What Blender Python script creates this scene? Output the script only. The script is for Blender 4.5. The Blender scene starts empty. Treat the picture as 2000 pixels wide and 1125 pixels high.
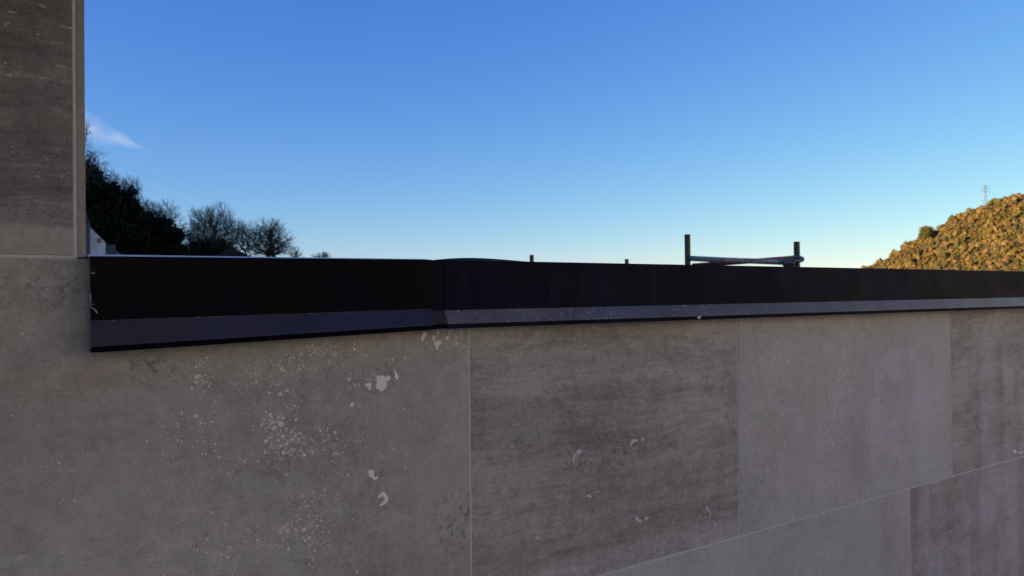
import bpy, bmesh, math, random
import numpy as np
from mathutils import Vector, Matrix

C = bpy.context.scene.collection
S = bpy.context.scene
R = math.radians

# ------------------------------------------------------------------ camera
CZ = 5.7                     # eye height above the site ground; the terrace floor is at 4.2
FLOOR = 4.2
FP, ROLL, PITCH = 1500.0, 0.012, 0.0105
cp, sp = math.cos(PITCH), math.sin(PITCH)
FWD = Vector((0, cp, sp)); UP0 = Vector((0, -sp, cp)); RT0 = Vector((1, 0, 0))
RT = RT0*math.cos(ROLL) - UP0*math.sin(ROLL)
UP = RT0*math.sin(ROLL) + UP0*math.cos(ROLL)
cam_d = bpy.data.cameras.new('camera')
cam = bpy.data.objects.new('camera', cam_d); C.objects.link(cam)
m = Matrix.Identity(4)
for i in range(3):
    m[i][0] = RT[i]; m[i][1] = UP[i]; m[i][2] = -FWD[i]
m[2][3] = CZ
cam.matrix_world = m
cam_d.sensor_width = 36.0
cam_d.lens = 36.0*FP/2000.0
cam_d.clip_start = 0.05; cam_d.clip_end = 20000
cam_d.dof.use_dof = True
cam_d.dof.focus_distance = 1.5
cam_d.dof.aperture_fstop = 10.0
S.camera = cam

# ------------------------------------------------------------------ sky, sun, exposure
SUN_EL = R(12.0)
sun_h = Vector((math.sin(R(-112)), math.cos(R(-112)), 0))
sun_dir = Vector((sun_h.x*math.cos(SUN_EL), sun_h.y*math.cos(SUN_EL), math.sin(SUN_EL)))
W = bpy.data.worlds.new('World'); S.world = W; W.use_nodes = True
nt = W.node_tree; nt.nodes.clear()
sky = nt.nodes.new('ShaderNodeTexSky'); sky.sky_type = 'NISHITA'; sky.sun_disc = False
sky.sun_elevation = SUN_EL
sky.sun_rotation = math.atan2(sun_h.x, sun_h.y)
sky.air_density = 1.0; sky.dust_density = 0.0; sky.ozone_density = 3.0; sky.altitude = 100
bg = nt.nodes.new('ShaderNodeBackground'); bg.inputs['Strength'].default_value = 0.15/1.87
out = nt.nodes.new('ShaderNodeOutputWorld')
# thin wisp of cloud low over the left hillside
tc = nt.nodes.new('ShaderNodeTexCoord')
def vm(op, a, b=None):
    n = nt.nodes.new('ShaderNodeVectorMath'); n.operation = op
    for i, v in enumerate((a, b)):
        if v is None: continue
        if isinstance(v, (tuple, Vector)): n.inputs[i].default_value = v
        else: nt.links.new(v, n.inputs[i])
    return n
def mm(op, a, b=None, c=None, clamp=False):
    n = nt.nodes.new('ShaderNodeMath'); n.operation = op; n.use_clamp = clamp
    for i, v in enumerate((a, b, c)):
        if v is None: continue
        if isinstance(v, (int, float)): n.inputs[i].default_value = v
        else: nt.links.new(v, n.inputs[i])
    return n.outputs[0]
def pix(px, py):
    return (FWD*FP + RT*(px-1000) - UP*(py-562.5)).normalized()
c0 = pix(205, 262); c1 = pix(290, 296)
ax = (c1-c0).normalized(); L = (c1-c0).length
nrm = c0.cross(c1).normalized()
dn = nt.nodes.new('ShaderNodeTexNoise'); dn.inputs['Scale'].default_value = 55; dn.inputs['Detail'].default_value = 5
nt.links.new(tc.outputs['Generated'], dn.inputs['Vector'])
rel = vm('SUBTRACT', tc.outputs['Generated'], c0).outputs[0]
al = vm('DOT_PRODUCT', rel, ax).outputs['Value']
ac = vm('DOT_PRODUCT', rel, nrm).outputs['Value']
ac = mm('ADD', ac, mm('MULTIPLY', mm('SUBTRACT', dn.outputs[0], 0.5), 0.012))
t = mm('DIVIDE', al, L)                                   # 0 near the pillar .. 1 at the tip
width = mm('MAXIMUM', mm('MULTIPLY', mm('SUBTRACT', 1.05, t), 0.0125), 0.0005)
prof = mm('SMOOTH_MIN', mm('SUBTRACT', 1.0, mm('DIVIDE', mm('ABSOLUTE', ac), width), clamp=True), 1.0, .3)
lim = mm('MULTIPLY', mm('MULTIPLY', mm('ADD', t, 2.5), 0.5, clamp=True), mm('MULTIPLY', mm('SUBTRACT', 1.05, t), 1.6, clamp=True))
front = mm('GREATER_THAN', vm('DOT_PRODUCT', tc.outputs['Generated'], c0).outputs['Value'], 0.5)
cl = mm('MULTIPLY', mm('MULTIPLY', mm('POWER', prof, 0.8), lim), mm('MULTIPLY', front, mm('ADD', dn.outputs[0], 0.1)))
# the camera's own colour response, the same over the whole sky
sepc = nt.nodes.new('ShaderNodeSeparateColor'); nt.links.new(sky.outputs[0], sepc.inputs[0])
comb = nt.nodes.new('ShaderNodeCombineColor')
for i, (g_, a_) in enumerate(((1.28, 1.16), (1.06, 1.052), (0.431, 1.0))):
    v_ = mm('MULTIPLY', mm('POWER', mm('MULTIPLY', sepc.outputs[i], 0.15), g_), a_/0.15)
    nt.links.new(v_, comb.inputs[i])
mix = nt.nodes.new('ShaderNodeMix'); mix.data_type = 'RGBA'
nt.links.new(mm('MULTIPLY', mm('SMOOTH_MIN', cl, .8, .3), .62), mix.inputs['Factor']); nt.links.new(comb.outputs[0], mix.inputs[6])
mix.inputs[7].default_value = (4.4, 5.0, 6.2, 1)
nt.links.new(mix.outputs[2], bg.inputs['Color']); nt.links.new(bg.outputs[0], out.inputs[0])

sl = bpy.data.lights.new('sun', 'SUN'); sl.energy = 5.0; sl.angle = R(0.5); sl.color = (1.0, 0.74, 0.45)
so = bpy.data.objects.new('sun', sl); C.objects.link(so)
so.rotation_euler = sun_dir.to_track_quat('Z', 'Y').to_euler(); so.location = (-40, -20, 60)
S.view_settings.view_transform = 'Standard'; S.view_settings.look = 'None'
S.view_settings.gamma = 1; S.view_settings.use_curve_mapping = False
S.view_settings.exposure = 0.9

# ------------------------------------------------------------------ helpers
def at(px, py, Y):
    q = FWD*FP + RT*(px-1000) - UP*(py-562.5)
    p = q*(Y/q.y)
    return Vector((p.x, p.y, p.z+CZ))
def link(name, me, parent=None, mat=None):
    o = bpy.data.objects.new(name, me); C.objects.link(o)
    if parent: o.parent = parent
    if mat is not None: me.materials.append(mat)
    return o
def empty(name, loc, rz=0, parent=None):
    o = bpy.data.objects.new(name, None); C.objects.link(o); o.location = loc; o.rotation_euler = (0, 0, rz)
    o.empty_display_size = 0.2
    return o
def tag(o, label=None, cat=None, group=None, kind=None):
    if label: o['label'] = label
    if cat: o['category'] = cat
    if group: o['group'] = group
    if kind: o['kind'] = kind
    return o
def pyd(name, v, f, smooth=False):
    me = bpy.data.meshes.new(name); me.from_pydata([tuple(a) for a in v], [], f); me.update()
    if smooth:
        me.polygons.foreach_set('use_smooth', [True]*len(me.polygons))
    return me
def box_bm(bm, x0, x1, y0, y1, z0, z1, mat=None):
    vs = [bm.verts.new((x, y, z)) for x in (x0, x1) for y in (y0, y1) for z in (z0, z1)]
    for q in ((0,1,3,2), (4,6,7,5), (0,4,5,1), (2,3,7,6), (0,2,6,4), (1,5,7,3)):
        bm.faces.new([vs[i] for i in q])
    return vs
def box_me(name, x0, x1, y0, y1, z0, z1, bev=0.0, seg=1):
    bm = bmesh.new(); box_bm(bm, x0, x1, y0, y1, z0, z1)
    bmesh.ops.recalc_face_normals(bm, faces=bm.faces)
    if bev: bmesh.ops.bevel(bm, geom=bm.edges[:], offset=bev, segments=seg, affect='EDGES', profile=0.5)
    me = bpy.data.meshes.new(name); bm.to_mesh(me); bm.free(); return me
def tube_arrays(pts, rads, n=8, caps=True):
    V = []; Fc = []
    pts = [Vector(p) for p in pts]
    prev = None
    for i, p in enumerate(pts):
        d = (pts[min(i+1, len(pts)-1)] - pts[max(i-1, 0)]).normalized()
        a = Vector((0, 0, 1)) if abs(d.z) < .9 else Vector((1, 0, 0))
        if prev is not None: a = prev
        x = (a - d*a.dot(d)).normalized(); y = d.cross(x); prev = x
        for k in range(n):
            th = 2*math.pi*k/n
            V.append(p + (x*math.cos(th) + y*math.sin(th))*rads[i])
    for i in range(len(pts)-1):
        for k in range(n):
            Fc.append((i*n+k, i*n+(k+1) % n, (i+1)*n+(k+1) % n, (i+1)*n+k))
    if caps:
        Fc.append(tuple(range(n-1, -1, -1))); Fc.append(tuple(range((len(pts)-1)*n, len(pts)*n)))
    return V, Fc
def tube_me(name, pts, r, n=10):
    rads = r if isinstance(r, (list, tuple)) else [r]*len(pts)
    v, f = tube_arrays(pts, rads, n); me = pyd(name, v, f)
    me.polygons.foreach_set('use_smooth', [len(p.vertices) == 4 for p in me.polygons]); return me

class NT:
    def __init__(s, name):
        s.m = bpy.data.materials.new(name); s.m.use_nodes = True; s.t = s.m.node_tree
        s.t.nodes.clear()
        s.b = s.t.nodes.new('ShaderNodeBsdfPrincipled'); o = s.t.nodes.new('ShaderNodeOutputMaterial')
        s.t.links.new(s.b.outputs[0], o.inputs[0]); s._p = None
    def set(s, inp, v):
        if isinstance(v, (int, float)): inp.default_value = v
        elif isinstance(v, (tuple, list)): inp.default_value = v if len(v) != 3 or inp.type == 'VECTOR' else (*v, 1)
        else: s.t.links.new(v, inp)
    def __call__(s, **k):
        for a, v in k.items(): s.set(s.b.inputs[a.replace('_', ' ')], v)
        return s
    def pos(s):
        if s._p is None: s._p = s.t.nodes.new('ShaderNodeTexCoord').outputs['Object']
        return s._p
    def M(s, op, a, b=None, c=None, clamp=False):
        n = s.t.nodes.new('ShaderNodeMath'); n.operation = op; n.use_clamp = clamp
        for i, v in enumerate((a, b, c)):
            if v is not None: s.set(n.inputs[i], v)
        return n.outputs[0]
    def V(s, op, a, b=None, sc=None):
        n = s.t.nodes.new('ShaderNodeVectorMath'); n.operation = op
        s.set(n.inputs[0], a)
        if b is not None: s.set(n.inputs[1], b)
        if sc is not None: s.set(n.inputs['Scale'], sc)
        return n.outputs['Value'] if op in ('LENGTH', 'DOT_PRODUCT', 'DISTANCE') else n.outputs[0]
    def noise(s, vec, scale, detail=4, rough=.55, dist=0, col=False):
        n = s.t.nodes.new('ShaderNodeTexNoise'); s.set(n.inputs['Vector'], vec)
        n.inputs['Scale'].default_value = scale; n.inputs['Detail'].default_value = detail
        n.inputs['Roughness'].default_value = rough; n.inputs['Distortion'].default_value = dist
        return n.outputs['Color' if col else 0]
    def voro(s, vec, scale, feat='F1', rnd=1):
        n = s.t.nodes.new('ShaderNodeTexVoronoi'); n.feature = feat; s.set(n.inputs['Vector'], vec)
        n.inputs['Scale'].default_value = scale; n.inputs['Randomness'].default_value = rnd
        return n
    def mr(s, v, a, b, c=0, d=1, smooth=True):
        n = s.t.nodes.new('ShaderNodeMapRange'); n.interpolation_type = 'SMOOTHSTEP' if smooth else 'LINEAR'
        s.set(n.inputs[0], v)
        for i, x in enumerate((a, b, c, d)): s.set(n.inputs[i+1], x)
        return n.outputs[0]
    def ramp(s, v, stops):
        n = s.t.nodes.new('ShaderNodeValToRGB'); e = n.color_ramp.elements
        while len(e) < len(stops): e.new(0.5)
        for i, (p, c) in enumerate(stops): e[i].position = p; e[i].color = (*c, 1)
        s.set(n.inputs[0], v); return n.outputs[0]
    def mix(s, f, a, b, blend='MIX'):
        n = s.t.nodes.new('ShaderNodeMix'); n.data_type = 'RGBA'; n.blend_type = blend
        s.set(n.inputs[0], f); s.set(n.inputs[6], a); s.set(n.inputs[7], b); return n.outputs[2]
    def bump(s, h, strength=.3, dist=.001):
        n = s.t.nodes.new('ShaderNodeBump'); n.inputs['Strength'].default_value = strength
        n.inputs['Distance'].default_value = dist; s.set(n.inputs['Height'], h)
        s.t.links.new(n.outputs[0], s.b.inputs['Normal'])
    def geo(s, o): return s.t.nodes.new('ShaderNodeNewGeometry').outputs[o]
    def oinfo(s, o): return s.t.nodes.new('ShaderNodeObjectInfo').outputs[o]

def scl(c, k): return tuple(x*k for x in c)

# ------------------------------------------------------------------ wall frame
WD = 1.15                                  # eye to wall, square on
WU = Vector((0.82620875, 0.56336409, 0)); WN = Vector((-0.56336409, 0.82620875, 0))
WROT = math.atan2(WU.y, WU.x)
WBASE = Vector((WN.x*WD, WN.y*WD, FLOOR))
H0 = CZ - FLOOR                            # eye height above the floor: wall z = eye relative + H0
def wp(px, py, off=0.0):                   # pixel -> (s, z relative to the eye) on the wall plane
    q = FWD*FP + RT*(px-1000) - UP*(py-562.5)
    p = q*((WD-off)/q.dot(WN)); return p.dot(WU), p.z

# ------------------------------------------------------------------ stone
def stone(name, lo, mid, hi, seed, band=.3, bscale=9., bwarp=.05, mott=.5, spots=(), spot_amt=.0, flecks=.3, pits=(), streaks=(), stains=(), contrast=1.0, fine=.12, rough=.55, slope=0.0, lowband=None, dots=((92, .40, .7), (155, .46, .66), (280, .48, .62))):
    PALE = (.76, .73, .61)
    n = NT(name); P = n.pos()
    off = (seed*3.17 % 11, 0, seed*5.31 % 13)
    Q = n.V('ADD', P, off)
    wn = n.V('SUBTRACT', n.noise(Q, 4.5, 4, .6, col=True), (.5, .5, .5))
    Qw = n.V('ADD', Q, n.V('SCALE', wn, sc=bwarp))
    if slope:                                # veins that rise across the slab
        sx = n.t.nodes.new('ShaderNodeSeparateXYZ'); n.set(sx.inputs[0], Qw)
        cx = n.t.nodes.new('ShaderNodeCombineXYZ'); n.set(cx.inputs[0], sx.outputs[0]); n.set(cx.inputs[2], n.M('SUBTRACT', sx.outputs[2], n.M('MULTIPLY', sx.outputs[0], slope)))
        Qw = cx.outputs[0]
    bnd = n.noise(n.V('MULTIPLY', Qw, (1.1, 1, bscale)), 1.6, 10, .62)
    bnd2 = n.noise(n.V('MULTIPLY', Qw, (3.2, 1, bscale*4.)), 2.6, 8, .6)
    lrg = n.noise(Q, 3.2, 5, .55)
    mid_ = n.noise(Q, 26, 9, .68)
    fin = n.noise(Q, 260, 3, .7)
    t = n.M('MULTIPLY', n.M('SUBTRACT', lrg, .5), 1.1)
    t = n.M('ADD', t, n.M('MULTIPLY', n.M('SUBTRACT', mid_, .5), mott))
    t = n.M('ADD', t, n.M('MULTIPLY', n.M('SUBTRACT', bnd, .5), band*2.7))
    t = n.M('ADD', t, n.M('MULTIPLY', n.M('SUBTRACT', bnd2, .5), band*.9))
    t = n.M('ADD', t, n.M('MULTIPLY', n.M('SUBTRACT', fin, .5), fine*2.4))
    grn = n.noise(n.V('ADD', Q, (3, 0, 1)), 75, 7, .82)
    bnd3 = n.noise(n.V('MULTIPLY', Qw, (9, 1, 120)), 2.2, 5, .65)
    t = n.M('ADD', t, n.M('MULTIPLY', n.M('SUBTRACT', grn, .5), .65+fine*2.3))
    t = n.M('ADD', t, n.M('MULTIPLY', n.M('SUBTRACT', bnd3, .5), band*.7))
    t = n.M('ADD', n.M('MULTIPLY', t, contrast), .5, clamp=True)
    col = n.ramp(t, [(0.12, lo), (.5, mid), (.9, hi)])
    # slow drift towards pink and towards grey green
    pk = n.mr(n.noise(n.V('ADD', Q, (7, 0, 3)), 2.2, 5, .6), .52, .72)
    col = n.mix(n.M('MULTIPLY', pk, .35), col, n.mix(1, col, (1.1, .93, .95), 'MULTIPLY'))
    gn = n.mr(n.noise(n.V('ADD', Q, (1, 0, 9)), 2.8, 4, .6), .5, .72)
    col = n.mix(n.M('MULTIPLY', gn, .5), col, n.mix(1, col, (.93, .97, .9), 'MULTIPLY'))
    if band > .3:                             # crisp dark and pale vein lines, broken along their run
        for q_, sc_, wd_, tint_, am_ in (((0, 0, 0), 2.4, .016, (.56, .54, .53), .75), ((5, 0, 2), 3.6, .014, (.62, .60, .60), .6), ((8, 0, 6), 2.8, .012, (1.28, 1.27, 1.28), .7)):
            vn = n.noise(n.V('MULTIPLY', n.V('ADD', Qw, q_), (1.0, 1, bscale*.9)), sc_, 8, .62, .3)
            ln = n.mr(n.M('ABSOLUTE', n.M('SUBTRACT', vn, .5)), 0, wd_, 1, 0)
            ln = n.M('MULTIPLY', ln, n.mr(n.noise(n.V('MULTIPLY', n.V('ADD', Q, q_), (2, 1, 8)), 3, 5, .65), .42, .6))
            ln = n.M('MULTIPLY', ln, n.mr(grn, .3, .55))
            col = n.mix(n.M('MULTIPLY', ln, am_), col, n.mix(1, col, tint_, 'MULTIPLY'))
    else:                                     # faint crazing of the spotted slabs
        vn = n.noise(n.V('ADD', Q, (6, 0, 6)), 16, 7, .7, .6)
        ln = n.M('MULTIPLY', n.mr(n.M('ABSOLUTE', n.M('SUBTRACT', vn, .5)), 0, .012, 1, 0), n.mr(n.noise(n.V('ADD', Q, (2, 0, 5)), 5, 4, .6), .48, .66))
        col = n.mix(n.M('MULTIPLY', ln, .5), col, n.mix(1, col, (.62, .60, .60), 'MULTIPLY'))
        vn = n.noise(n.V('ADD', Q, (1, 0, 8)), 52, 6, .75)
        col = n.mix(n.M('MULTIPLY', n.mr(vn, .58, .66), .32), col, n.mix(1, col, (1.32, 1.3, 1.3), 'MULTIPLY'))
        col = n.mix(n.M('MULTIPLY', n.mr(vn, .42, .34), .45), col, n.mix(1, col, (.7, .69, .69), 'MULTIPLY'))
    # tiny dark specks
    sv_ = n.voro(n.V('ADD', Q, n.V('SCALE', wn, sc=.02)), 150); ss_ = n.t.nodes.new('ShaderNodeSeparateColor'); n.set(ss_.inputs[0], sv_.outputs['Color'])
    sk = n.M('MULTIPLY', n.mr(sv_.outputs['Distance'], .10, .30, 1, 0), n.mr(ss_.outputs[0], .5, .75))
    sk = n.M('MULTIPLY', sk, n.mr(n.noise(n.V('ADD', Q, (9, 0, 2)), 6, 4, .6), .4, .62))
    col = n.mix(n.M('MULTIPLY', sk, .6), col, scl(lo, .6))
    if lowband:                               # a plain pale vein along the foot of the slab
        sx = n.t.nodes.new('ShaderNodeSeparateXYZ'); n.set(sx.inputs[0], P)
        wv = n.M('MULTIPLY', n.M('SUBTRACT', n.noise(P, 14, 4), .5), .012)
        lb = n.mr(n.M('ADD', sx.outputs[2], wv), lowband[0]+H0-.004, lowband[0]+H0+.006, 1, 0)
        col = n.mix(n.M('MULTIPLY', lb, .85), col, n.mix(n.mr(grn, .3, .7), scl(lowband[1], .85), scl(lowband[1], 1.12)))
    height = n.M('MULTIPLY', mid_, .5)
    # pores: dark and small, strung along the veins
    pv = n.voro(n.V('ADD', n.V('MULTIPLY', Qw, (1, 1, 1.6)), n.V('SCALE', wn, sc=.01)), 170)
    pr = n.M('MULTIPLY', n.mr(n.noise(n.V('MULTIPLY', Qw, (3, 1, 12)), 3, 5, .6), .5, .66), .26)
    pm = n.mr(pv.outputs['Distance'], n.M('MULTIPLY', pr, .3), n.M('ADD', pr, .02), 1, 0)
    pm = n.M('MULTIPLY', pm, n.M('GREATER_THAN', pr, .03))
    col = n.mix(n.M('MULTIPLY', pm, .45), col, n.mix(1, col, (.45, .44, .46), 'MULTIPLY'))
    height = n.M('SUBTRACT', height, n.M('MULTIPLY', pm, .7))
    def gauss(cx, cz, rx, rz):
        d = n.V('LENGTH', n.V('MULTIPLY', n.V('SUBTRACT', P, (cx, 0, cz+H0)), (1/rx, 0, 1/rz)))
        return n.mr(d, .15, 1.0, 1, 0)
    # filled pores: pale rounded spots in swarms
    mask = None
    for g in spots:
        gg = gauss(*g[:4]); gg = n.M('MULTIPLY', gg, g[4]) if len(g) > 4 else gg
        mask = gg if mask is None else n.M('MAXIMUM', mask, gg)
    swarm = n.mr(n.noise(n.V('ADD', Q, (4, 0, 4)), 9, 4, .65), .36, .62)
    base_sw = n.M('MULTIPLY', swarm, spot_amt)
    mask = base_sw if mask is None else n.M('ADD', base_sw, n.M('MULTIPLY', mask, n.M('ADD', n.M('MULTIPLY', swarm, .75), .48)))
    wn2 = n.V('SUBTRACT', n.noise(Q, 90, 3, .6, col=True), (.5, .5, .5))
    for sc_, k, amt in dots:
        v = n.voro(n.V('ADD', Q, n.V('SCALE', wn2, sc=.9/sc_)), sc_)
        sep = n.t.nodes.new('ShaderNodeSeparateColor'); n.set(sep.inputs[0], v.outputs['Color'])
        rr = n.M('MULTIPLY', n.M('MULTIPLY', n.M('POWER', sep.outputs[0], 1.1), k), mask)
        sm = n.mr(v.outputs['Distance'], n.M('MULTIPLY', rr, .72), n.M('ADD', rr, .015), 1, 0)
        sm = n.M('MULTIPLY', sm, n.M('GREATER_THAN', rr, .05))
        a = n.M('MULTIPLY', sm, n.M('MULTIPLY', n.M('ADD', sep.outputs[1], .35), amt))
        col = n.mix(a, col, PALE)
    # pale lens-shaped flecks lying along the veins
    for sc_, el_, gate in ((34, 3.2, .72), (62, 3.6, .66)):
        fv = n.voro(n.V('MULTIPLY', n.V('ADD', Qw, n.V('SCALE', wn2, sc=.012)), (1, 1, el_)), sc_); fs = n.t.nodes.new('ShaderNodeSeparateColor'); n.set(fs.inputs[0], fv.outputs['Color'])
        fr = n.M('MULTIPLY', n.mr(fs.outputs[0], gate, 1.0, 0, .34), n.mr(n.noise(n.V('MULTIPLY', n.V('ADD', Qw, (2, 0, 8)), (1, 1, 3)), 4, 4), .40, .58))
        fm = n.M('MULTIPLY', n.mr(fv.outputs['Distance'], n.M('MULTIPLY', fr, .6), n.M('ADD', fr, .02), 1, 0), n.M('GREATER_THAN', fr, .03))
        col = n.mix(n.M('MULTIPLY', fm, n.M('MULTIPLY', n.M('ADD', fs.outputs[1], .3), flecks)), col, scl(PALE, .8))
    for (cx, cz, rx, rz) in pits:             # open, dark, crazed patches
        g = gauss(cx, cz, rx, rz)
        cr = n.mr(n.noise(Q, 75, 6, .7, .4), .5, .62)
        col = n.mix(n.M('MULTIPLY', n.M('MULTIPLY', g, cr), .75), col, scl(lo, .45))
        height = n.M('SUBTRACT', height, n.M('MULTIPLY', n.M('MULTIPLY', g, cr), 1.))
    for (cx, cz, rx, rz, cc, amt) in stains:
        g = n.M('MULTIPLY', gauss(cx, cz, rx, rz), n.mr(n.noise(Qw, 7, 6, .65), .3, .7))
        col = n.mix(n.M('MULTIPLY', g, amt), col, cc)
    for (cx, w, z0, z1, amt) in streaks:      # lime run-off dried into vertical streaks
        sx = n.t.nodes.new('ShaderNodeSeparateXYZ'); n.set(sx.inputs[0], P)
        wob = n.M('MULTIPLY', n.M('SUBTRACT', n.noise(n.V('MULTIPLY', P, (1, 1, 1)), 3.5, 3), .5), .035)
        e = n.mr(n.M('ABSOLUTE', n.M('SUBTRACT', n.M('ADD', sx.outputs[0], wob), cx)), w*.35, w, 1, 0)
        v = n.M('MULTIPLY', n.mr(sx.outputs[2], z0+H0-.06, z0+H0+.06), n.mr(sx.outputs[2], z1+H0-.1, z1+H0+.02, 1, 0))
        br = n.mr(n.noise(n.V('MULTIPLY', P, (22, 1, 1.2)), 1, 5, .5), .2, .75, .25, 1)
        cl_ = n.mr(n.noise(P, 6, 4, .6), .3, .62)
        a = n.M('MULTIPLY', n.M('MULTIPLY', n.M('MULTIPLY', e, v), br), n.M('MULTIPLY', cl_, amt))
        col = n.mix(n.M('MULTIPLY', a, .62), col, T3(.50, .465, .60))
    n.bump(height, .35, .0012)
    n(Base_Color=col, Roughness=rough)
    n.b.inputs['Specular IOR Level'].default_value = .4
    return n.m

TINT = (1.22, 1.27, 1.08)           # warm beige brown travertine
def T3(r, g, b): return (r*TINT[0], g*TINT[1], b*TINT[2])
gA = (T3(.215,.200,.190), T3(.300,.282,.272), T3(.385,.368,.358))
gB = (T3(.165,.150,.142), T3(.262,.243,.235), T3(.375,.352,.342))
gC = (T3(.265,.250,.245), T3(.345,.330,.326), T3(.420,.405,.400))
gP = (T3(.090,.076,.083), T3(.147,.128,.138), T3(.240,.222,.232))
def S_(px, py): return wp(px, py)
def spot(px, py, rpx, rpy, a=1.0):
    s0, z0 = wp(px, py); s1, _ = wp(px+rpx, py); _, z1 = wp(px, py+rpy)
    return (s0, z0, abs(s1-s0), abs(z1-z0), a)
def st(px, py, rpx, rpy, c, a): return spot(px, py, rpx, rpy)[:4] + (c, a)

mat_A = stone('travertine_spotted', *gA, 1, band=.10, mott=1.35, spot_amt=.5, flecks=.3, fine=.3,
    spots=[spot(575,840,130,170,.72), spot(520,740,150,110,.62), spot(620,930,150,100,.8), spot(530,1070,170,110,.75), spot(620,700,150,60,.75), spot(690,740,60,50,.7), spot(440,730,110,70,.6), spot(870,660,60,40,.7), spot(540,900,260,330,.5), spot(470,980,120,120,.6)],
    pits=[spot(890,1010,70,110)[:4], spot(300,720,90,50)[:4], spot(100,560,90,60)[:4], spot(745,745,45,40)[:4], spot(735,930,30,35)[:4], spot(745,975,28,30)[:4]],
    stains=[st(80,860,150,260,T3(.27,.215,.215),.55), st(790,840,120,140,T3(.29,.25,.22),.4), st(180,730,60,40,T3(.24,.17,.17),.5), st(350,860,230,200,T3(.33,.32,.325),.5), st(860,880,110,260,T3(.34,.33,.335),.5)])
mat_B = stone('travertine_vein_cut', *gB, 2, band=.62, bscale=10, mott=.95, spot_amt=.25, flecks=.4, bwarp=.05, contrast=1.0, fine=.3,
    pits=[spot(1010,860,110,60)[:4], spot(1385,1000,40,40)[:4], spot(1190,880,150,60)[:4]], slope=.0,
    stains=[st(1020,860,120,90,T3(.30,.295,.31),.7), st(960,800,70,40,T3(.29,.21,.21),.4), st(1100,1080,220,60,T3(.24,.19,.18),.4)])
mat_C = stone('travertine_grey', *gC, 3, band=.12, mott=1.2, spot_amt=.5, flecks=.2, fine=.35,
    spots=[spot(1570,850,120,230,.75), spot(1680,800,130,220,.75), spot(1520,720,80,120,.6)], dots=((120, .36, .5), (210, .44, .5), (360, .48, .5)),
    stains=[st(1700,890,70,110,T3(.27,.25,.235),.6), st(1560,830,80,190,T3(.30,.285,.275),.45)],
    streaks=[(2.05,.20,-.52,-.11,.75), (2.24,.10,-.55,-.2,.65)])
mat_D = stone('travertine_pale', *gC, 4, band=.14, mott=.9, spot_amt=.2, flecks=.2, contrast=.9, fine=.3)
mat_E = stone('travertine_pale_fleck', *gC, 5, band=.16, mott=.9, spot_amt=.3, flecks=.25, contrast=.9, fine=.3, slope=.6,
    stains=[st(1735,1040,30,110,T3(.25,.235,.225),.7)])
mat_F = stone('travertine_streaked', *gB, 6, band=.55, bscale=8, mott=1.0, spot_amt=.35, flecks=.45, fine=.3,
    streaks=[(2.585,.075,-.60,-.11,.95), (2.72,.05,-.60,-.15,.75), (2.86,.1,-.6,-.12,.6)])
mat_G = stone('travertine_streaked_lower', *gB, 7, band=.35, bscale=7, mott=.9, spot_amt=.3, flecks=.35, contrast=.9, fine=.3,
    streaks=[(2.235,.10,-1.15,-.5,.85), (2.585,.10,-1.15,-.5,.95), (2.42,.05,-1.15,-.5,.5), (2.72,.07,-1.15,-.5,.6)],
    pits=[(2.33,-.68,.05,.09)])
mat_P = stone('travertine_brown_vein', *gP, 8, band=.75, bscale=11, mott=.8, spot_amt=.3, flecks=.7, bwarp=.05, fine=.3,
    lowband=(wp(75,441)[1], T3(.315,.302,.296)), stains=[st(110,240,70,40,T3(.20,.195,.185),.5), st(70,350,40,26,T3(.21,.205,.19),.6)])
mat_J = stone('travertine_edge', *[scl(q, .82) for q in gB], 9, band=.05, mott=.8, spot_amt=.05, flecks=.1, pits=[(.1065,.19,.005,.06), (.107,.315,.003,.02)])
n = NT('grout'); n(Base_Color=n.ramp(n.noise(n.pos(), 120, 5), [(.3, T3(.40,.385,.40)), (.7, T3(.48,.465,.48))]), Roughness=.9); mat_grout = n.m
n = NT('filler_putty'); n(Base_Color=n.ramp(n.noise(n.pos(), 160, 5), [(.3, (.88,.84,.70)), (.7, (.94,.90,.76))]), Roughness=.85)
n.bump(n.noise(n.pos(), 300, 4), .3, .0006); mat_filler = n.m
n = NT('filler_grey'); n(Base_Color=n.ramp(n.noise(n.pos(), 160, 5), [(.3, (.52,.51,.44)), (.7, (.72,.70,.60))]), Roughness=.85); mat_filler_grey = n.m
n = NT('plaster'); n(Base_Color=n.ramp(n.noise(n.pos(), 4, 6), [(.3, (.13,.13,.135)), (.7, (.18,.18,.185))]), Roughness=.9); mat_plaster = n.m

# ------------------------------------------------------------------ ground and hills
def grid_me(name, xs, ys, hf, smooth=True):
    X, Y = np.meshgrid(xs, ys); Z = hf(X, Y)
    v = np.stack([X.ravel(), Y.ravel(), Z.ravel()], 1); nx, ny = len(xs), len(ys)
    f = [(j*nx+i, j*nx+i+1, (j+1)*nx+i+1, (j+1)*nx+i) for j in range(ny-1) for i in range(nx-1)]
    return pyd(name, v, f, smooth)
n = NT('soil'); P = n.pos()
n(Base_Color=n.ramp(n.noise(P, .12, 8, .65), [(.3, (.05,.06,.025)), (.55, (.10,.085,.05)), (.75, (.16,.13,.09))]), Roughness=.95); mat_soil = n.m
n = NT('wood_floor_soil'); P = n.pos()
n(Base_Color=n.ramp(n.noise(P, .25, 8, .65), [(.3, (.022,.025,.012)), (.7, (.06,.05,.03))]), Roughness=.95); mat_dsoil = n.m
n = NT('hill_scrub'); P = n.pos()
n(Base_Color=n.ramp(n.noise(P, .3, 8, .65), [(.3, (.07,.05,.016)), (.6, (.13,.09,.03)), (.8, (.19,.14,.05))]), Roughness=.95); mat_hill = n.m
gs = np.concatenate([np.linspace(-9000, -400, 20), np.linspace(-380, 380, 60), np.linspace(400, 9000, 20)])
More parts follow.
